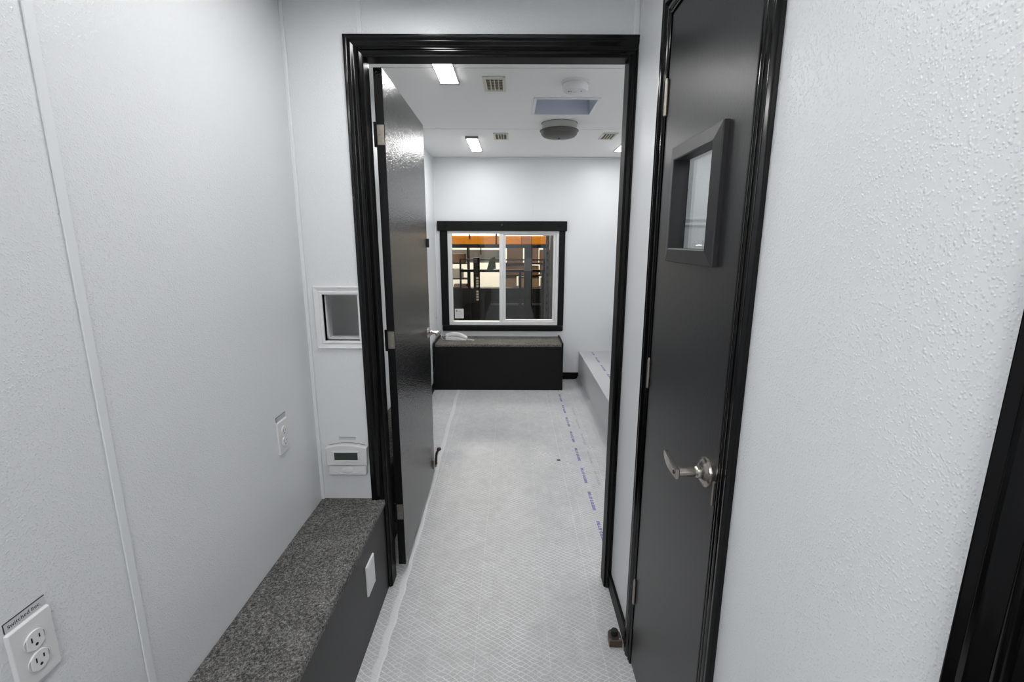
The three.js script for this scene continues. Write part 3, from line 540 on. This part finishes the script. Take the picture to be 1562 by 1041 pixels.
// ------------------------------------------------------------ wrapped platform and seat back on the right of the far room
const pf = thing('platform', 'low platform wrapped in grey film along the right of the far room', 'platform', [0, 0, 0]);
mesh('front', rbox(0.71, 0.73, 0.0015, 0.312, ZF + 0.001, ZQ - 0.04, 0.004), M.filmWrap, pf).userData.label = 'glossy grey film on the platform front';
mesh('top', rbox(0.708, XFR - 0.001, 0.300, 0.318, ZF + 0.001, ZQ - 0.04, 0.005), M.filmTop, pf);
printStrip(0.845, -3.17, -0.3, 0.022, 0.3184, printTex(0x5a57b8, 0.7), 0.2, pf);
{ const n = 60, pos = [], ix = [], pr = [[0.640, 0.0013], [0.655, 0.0035], [0.672, 0.005], [0.690, 0.010], [0.702, 0.024], [0.7085, 0.042]];
  for (let i = 0; i <= n; i++) { const z = ZF + 0.015 + i / n * 3.05; pr.forEach(([x, y], k) => pos.push(x + 0.002 * Math.sin(i * 1.3 + k), y * (1 + 0.1 * Math.sin(i * 0.8)), z)); }
  for (let i = 0; i < n; i++) for (let k = 0; k < 5; k++) { const a = i * 6 + k; ix.push(a, a + 6, a + 1, a + 1, a + 6, a + 7); }
  const g = new THREE.BufferGeometry(); g.setAttribute('position', new THREE.Float32BufferAttribute(pos, 3)); g.setIndex(ix); g.computeVertexNormals();
  mesh('film_skirt', uvMetres(g.toNonIndexed()), M.filmWrap, pf).userData.label = 'film turned out over the floor at the foot of the platform'; }
single('seat_back', rbox(1.066, XFR - 0.002, 0.3185, 0.652, ZF + 0.001, -2.6, 0.006), M.filmTop, 'pale box standing on the platform against the end wall', 'box');

// ------------------------------------------------------------ washroom seen through the door window
const rail = struct('trim_5', 'thin white rail on the washroom wall', 'trim', join([rbox(XR + RT, XFR, 1.575, 1.583, ZP - 0.001, ZP + 0.008, 0.002), rbox(XR + RT, XFR, 1.553, 1.561, ZP - 0.001, ZP + 0.008, 0.002)]), M.white);
{ const o = thing('washroom_fitting', 'small chrome tap fitting on a white block seen through the door window', 'fitting', [0.70, 1.44, ZP]);
  mesh('block', rbox(-0.03, 0.05, -0.01, 0.02, 0.0005, 0.06, 0.004), M.white, o);
  mesh('stem', cyl(0.008, 0.009, 0.03, 16, 'y', 0, 0.035, 0.03), M.chrome, o);
  mesh('cross_bar', cyl(0.005, 0.005, 0.07, 14, 'x', 0, 0.04, 0.03), M.chrome, o);
  mesh('knob', lathe([[0, 0.062], [0.011, 0.060], [0.012, 0.050], [0.007, 0.046], [0, 0.046]].map(p => [p[0], p[1]]), 20).translate(0, 0, 0.03), M.chrome, o); }

// ------------------------------------------------------------ workshop hall outside the window
const HM = { floor: std(0x6a6866, 0.45), wall: std(0xf0ece2, 0.8), side: std(0x6b6560, 0.9), orange: std(0xff9d14, 0.5), dark: std(0x0d0d0d, 0.6), steel: std(0x55575b, 0.5), grey: std(0xa9a59c, 0.6), card: std(0x8a6a4a, 0.9), card2: std(0xa98c68, 0.9), pink: std(0xa08478, 0.8), pale: std(0xc9c2b4, 0.8), green: std(0x4a5c34, 0.8), blue: std(0x5f7891, 0.6), sign: std(0xc97b3c, 0.7), signEdge: std(0x7a2c22, 0.7) };
struct('floor_hall', 'grey concrete workshop floor outside the window', 'floor', box(-9, 9, -1.2, -1.1, -17, 7), HM.floor);
struct('wall_hall', 'pale workshop wall far outside the window', 'wall', join([box(-9, 9, -1.1, 6, -17.2, -17), box(-9, 9, -1.1, 6, 7, 7.2), box(-9.2, -9, -1.1, 6, -17.2, 7.2), box(9, 9.2, -1.1, 6, -17.2, 7.2)]), HM.wall);
struct('ceiling_hall', 'workshop roof', 'ceiling', box(-9.2, 9.2, 6, 6.2, -17.2, 7.2), HM.side);
function bay(x, z, where, k, y = 5.2) {
  const o = thing('hall_lamp', 'workshop ceiling lamp panel hung ' + where, 'ceiling lamp', [x, y, z], 'workshop lamps');
  mesh('housing', rbox(-0.35, 0.35, 0, 0.08, -0.7, 0.7, 0.01), HM.steel, o);
  mesh('diffuser', box(-0.33, 0.33, -0.01, 0.0, -0.68, 0.68), M.glow, o);
  mesh('hanger', cyl(0.01, 0.01, 6 - y - 0.08, 8, 'y', 0, (6 - y + 0.08) / 2, 0), HM.steel, o);
  const L = new THREE.RectAreaLight(0xfff4e2, BAY * k, 0.66, 1.36); L.name = 'lamp_light'; L.position.set(0, -0.015, 0); L.rotation.x = -Math.PI / 2; o.add(L);
}
bay(-1.5, -15.2, 'by the back wall on the left', 3); bay(1.5, -15.2, 'by the back wall on the right', 1.5); bay(-2.5, -7, 'nearest the window on the left', 0.8); bay(2.5, -7, 'nearest the window on the right', 0.8);
{ const r = thing('pallet_rack', 'dark steel pallet rack with an orange beam seen through the window', 'pallet rack', [0, -1.1, -9]);
  mesh('beam', rbox(-1.52, 0.73, 2.505, 2.685, -0.06, 0, 0.01), HM.orange, r).userData.label = 'orange cross beam';
  mesh('beam_lip', box(-1.52, 0.73, 2.42, 2.503, -0.055, -0.01), HM.dark, r);
  const sg = mesh('sign', box(0.19, 0.40, 2.512, 2.672, 0.001, 0.006), HM.sign, r); mesh('sign_edge', join([box(0.18, 0.19, 2.505, 2.68, 0.001, 0.008), box(0.40, 0.41, 2.505, 2.68, 0.001, 0.008), box(0.19, 0.40, 2.67, 2.68, 0.001, 0.008)]), HM.signEdge, sg);
  for (const x of [-1.6, 0.73]) { const u = mesh('upright', box(x, x + 0.085, 0, 4.4, -0.09, 0), HM.steel, r); for (let i = 0; i < 14; i++) mesh('hole', box(x + 0.03, x + 0.055, 1.0 + i * 0.16, 1.06 + i * 0.16, 0.0, 0.001), HM.dark, u); mesh('upright', box(x, x + 0.085, 0, 4.4, -1.0, -0.91), HM.steel, r); }
  mesh('hook', box(-0.98, -0.955, 2.62, 2.72, 0.0, 0.01), HM.dark, r); mesh('hanging_strap', box(-0.395, -0.36, 2.46, 3.2, 0.002, 0.012), HM.dark, r); }
{ const r = thing('guard_rail', 'dark tubular guard rail in the workshop', 'railing', [0, -1.1, -9.4]);
  mesh('top_rail', box(-1.25, 0.75, 1.86, 1.92, -0.03, 0.03), HM.dark, r);
  for (const x of [-1.03, 0.165, 0.70]) mesh('post', box(x - 0.03, x + 0.03, 0, 1.86, -0.03, 0.03), HM.dark, r);
  mesh('mid_rail', box(-1.25, 0.75, 2.13, 2.16, -0.02, 0.02), HM.dark, r); mesh('post_tall', box(0.70, 0.74, 1.92, 2.16, -0.02, 0.02), HM.dark, r); mesh('post_tall', box(-1.25, -1.21, 0, 2.16, -0.02, 0.02), HM.dark, r); }
{ const r = thing('marked_post', 'black post with a white dashed strip outside the window', 'post', [-0.84, -1.1, -9.25]);
  mesh('column', box(-0.07, 0.07, 0, 2.2, -0.07, 0.07), HM.dark, r);
  for (let i = 0; i < 9; i++) if (i !== 4) mesh('white_mark', box(-0.01, 0.045, 1.22 + i * 0.062, 1.262 + i * 0.062, 0.07, 0.073), HM.pale, r); }
{ const r = thing('steel_post', 'grey steel column beside the right pane', 'post', [0.345, -1.1, -9.2]); mesh('column', box(-0.09, 0.09, 0, 2.55, -0.07, 0.07), HM.steel, r); mesh('lower_cover', box(-0.095, 0.095, 0, 1.9, -0.075, 0.075), HM.dark, r); }
{ const r = thing('storage_platform', 'grey raised storage deck at the back of the workshop', 'deck', [-0.9, -1.1, -11.5]);
  mesh('fascia', box(-1.6, 0.62, 1.98, 2.33, -0.3, 0), HM.grey, r); for (const x of [-1.5, 0.55]) mesh('post', box(x, x + 0.08, 0, 1.98, -0.2, -0.1), HM.dark, r); mesh('hook', box(0.0, 0.03, 2.2, 2.38, 0, 0.01), HM.dark, r); }
{ const r = thing('black_cabinet', 'long black cabinet under the bright back wall', 'cabinet', [-0.2, -1.1, -10.2]);
  mesh('body', box(-1.6, 1.25, 0.55, 1.40, -0.4, 0), HM.dark, r); for (const x of [-1.55, -0.3, 0.4, 1.15]) mesh('leg', box(x, x + 0.08, 0, 0.55, -0.1, -0.02), HM.dark, r); mesh('shelf_lip', box(-0.35, 1.25, 0.98, 1.02, 0, 0.05), HM.steel, r); }
{ const sh = thing('carton_shelf', 'dark shelf carrying brown cartons behind the right pane', 'shelf', [0.35, -1.1, -11.2]);
  for (const y of [1.33, 1.66, 1.98]) mesh('board', box(-0.62, 0.75, y - 0.03, y, -0.5, 0), HM.dark, sh); for (const x of [-0.62, 0.71]) mesh('upright', box(x, x + 0.04, 0, 2.5, -0.5, 0.02), HM.dark, sh);
  const spec = [[-0.55, 0.30, 1.33, 0.28, HM.card2], [-0.2, 0.22, 1.33, 0.26, HM.card2], [0.12, 0.24, 1.33, 0.28, HM.card2], [0.42, 0.25, 1.33, 0.24, HM.card2], [-0.55, 0.52, 1.66, 0.28, HM.card], [0.05, 0.30, 1.66, 0.24, HM.card], [0.40, 0.28, 1.66, 0.28, HM.card], [-0.52, 0.44, 1.98, 0.42, HM.card], [-0.02, 0.36, 1.98, 0.46, HM.pink], [0.38, 0.30, 1.98, 0.36, HM.card]];
  const wh = ['on the bottom board, at its left end', 'on the bottom board, second from the left', 'on the bottom board, third from the left', 'on the bottom board, at its right end', 'wide, on the middle board at the left', 'in the middle of the middle board', 'on the middle board at the right end', 'wide, on the top board at the left', 'pinkish, in the middle of the top board', 'on the top board at the right end'];
  spec.forEach(([x, w, y, h, m], i) => single('carton', rbox(0.35 + x, 0.35 + x + w, -1.1 + y + 0.001, -1.1 + y + h, -11.6, -11.25, 0.008), m, 'carton ' + wh[i], 'carton', 'cartons on the workshop shelf')); }
{ const r = thing('side_shelf', 'grey metal shelf with supplies at the right of the window view', 'shelf', [0.98, -1.1, -8.6]);
  for (const y of [0.7, 0.95, 1.2, 1.5, 1.85, 2.2]) mesh('board', box(-0.16, 0.6, y - 0.025, y, -0.4, 0), HM.steel, r); for (const x of [-0.16, 0.56]) mesh('upright', box(x, x + 0.04, 0, 2.7, -0.4, 0.01), HM.steel, r);
  const bits = [[0.7, HM.pale, 'pale box on the lowest board of the side shelf'], [0.95, HM.card2, 'tan box on the second board of the side shelf'], [1.2, HM.grey, 'grey box on the third board of the side shelf'], [1.5, HM.pale, 'pale crumpled bundle on the fourth board of the side shelf'], [1.85, HM.blue, 'blue bin on the fifth board of the side shelf'], [2.2, HM.grey, 'grey box on the top board of the side shelf']];
  for (const [y, m, l] of bits) single('supply_box', rbox(0.86, 1.14, -1.1 + y + 0.001, -1.1 + y + 0.2, -8.95, -8.62, 0.02), m, l, 'box', 'supplies on the side shelf'); }
{ const r = thing('left_shelf', 'dark shelf with cluttered boxes at the left of the window view', 'shelf', [-1.5, -1.1, -10.75]);
  for (const y of [0.8, 1.2, 1.6, 2.0]) mesh('board', box(-0.4, 0.32, y - 0.025, y, -0.4, 0), HM.dark, r); for (const x of [-0.4, 0.30]) mesh('upright', box(x, x + 0.04, 0, 2.4, -0.4, 0.01), HM.dark, r);
  const bits = [[0.8, 0, 'brown carton low on the left shelf', HM.card], [1.2, 0.05, 'pink box on the left shelf', HM.pink], [1.6, -0.05, 'pale pink box second from the top of the left shelf', HM.pale], [2.0, 0.02, 'brown carton on top of the left shelf', HM.card]];
  for (const [y, dx, l, m] of bits) single('stored_box', rbox(-1.62 + dx, -1.28 + dx, -1.1 + y + 0.001, -1.1 + y + 0.24, -11.1, -10.8, 0.01), m, l, 'box', 'boxes on the left shelf'); }
{ const s = new THREE.Shape(); s.moveTo(0, 0); s.lineTo(0.22, 0.05); s.lineTo(0.20, 0.34); s.lineTo(0.08, 0.28); s.closePath(); const g = extr(s, 0.03, 0.006); g.translate(-0.62, 0.79, -9.365); single('green_cloth', g, HM.green, 'green cloth draped over the workshop rail', 'cloth'); }

scene.traverse(o => { if (o.isMesh) { o.castShadow = true; o.receiveShadow = true; } });
renderer.render(scene, camera);
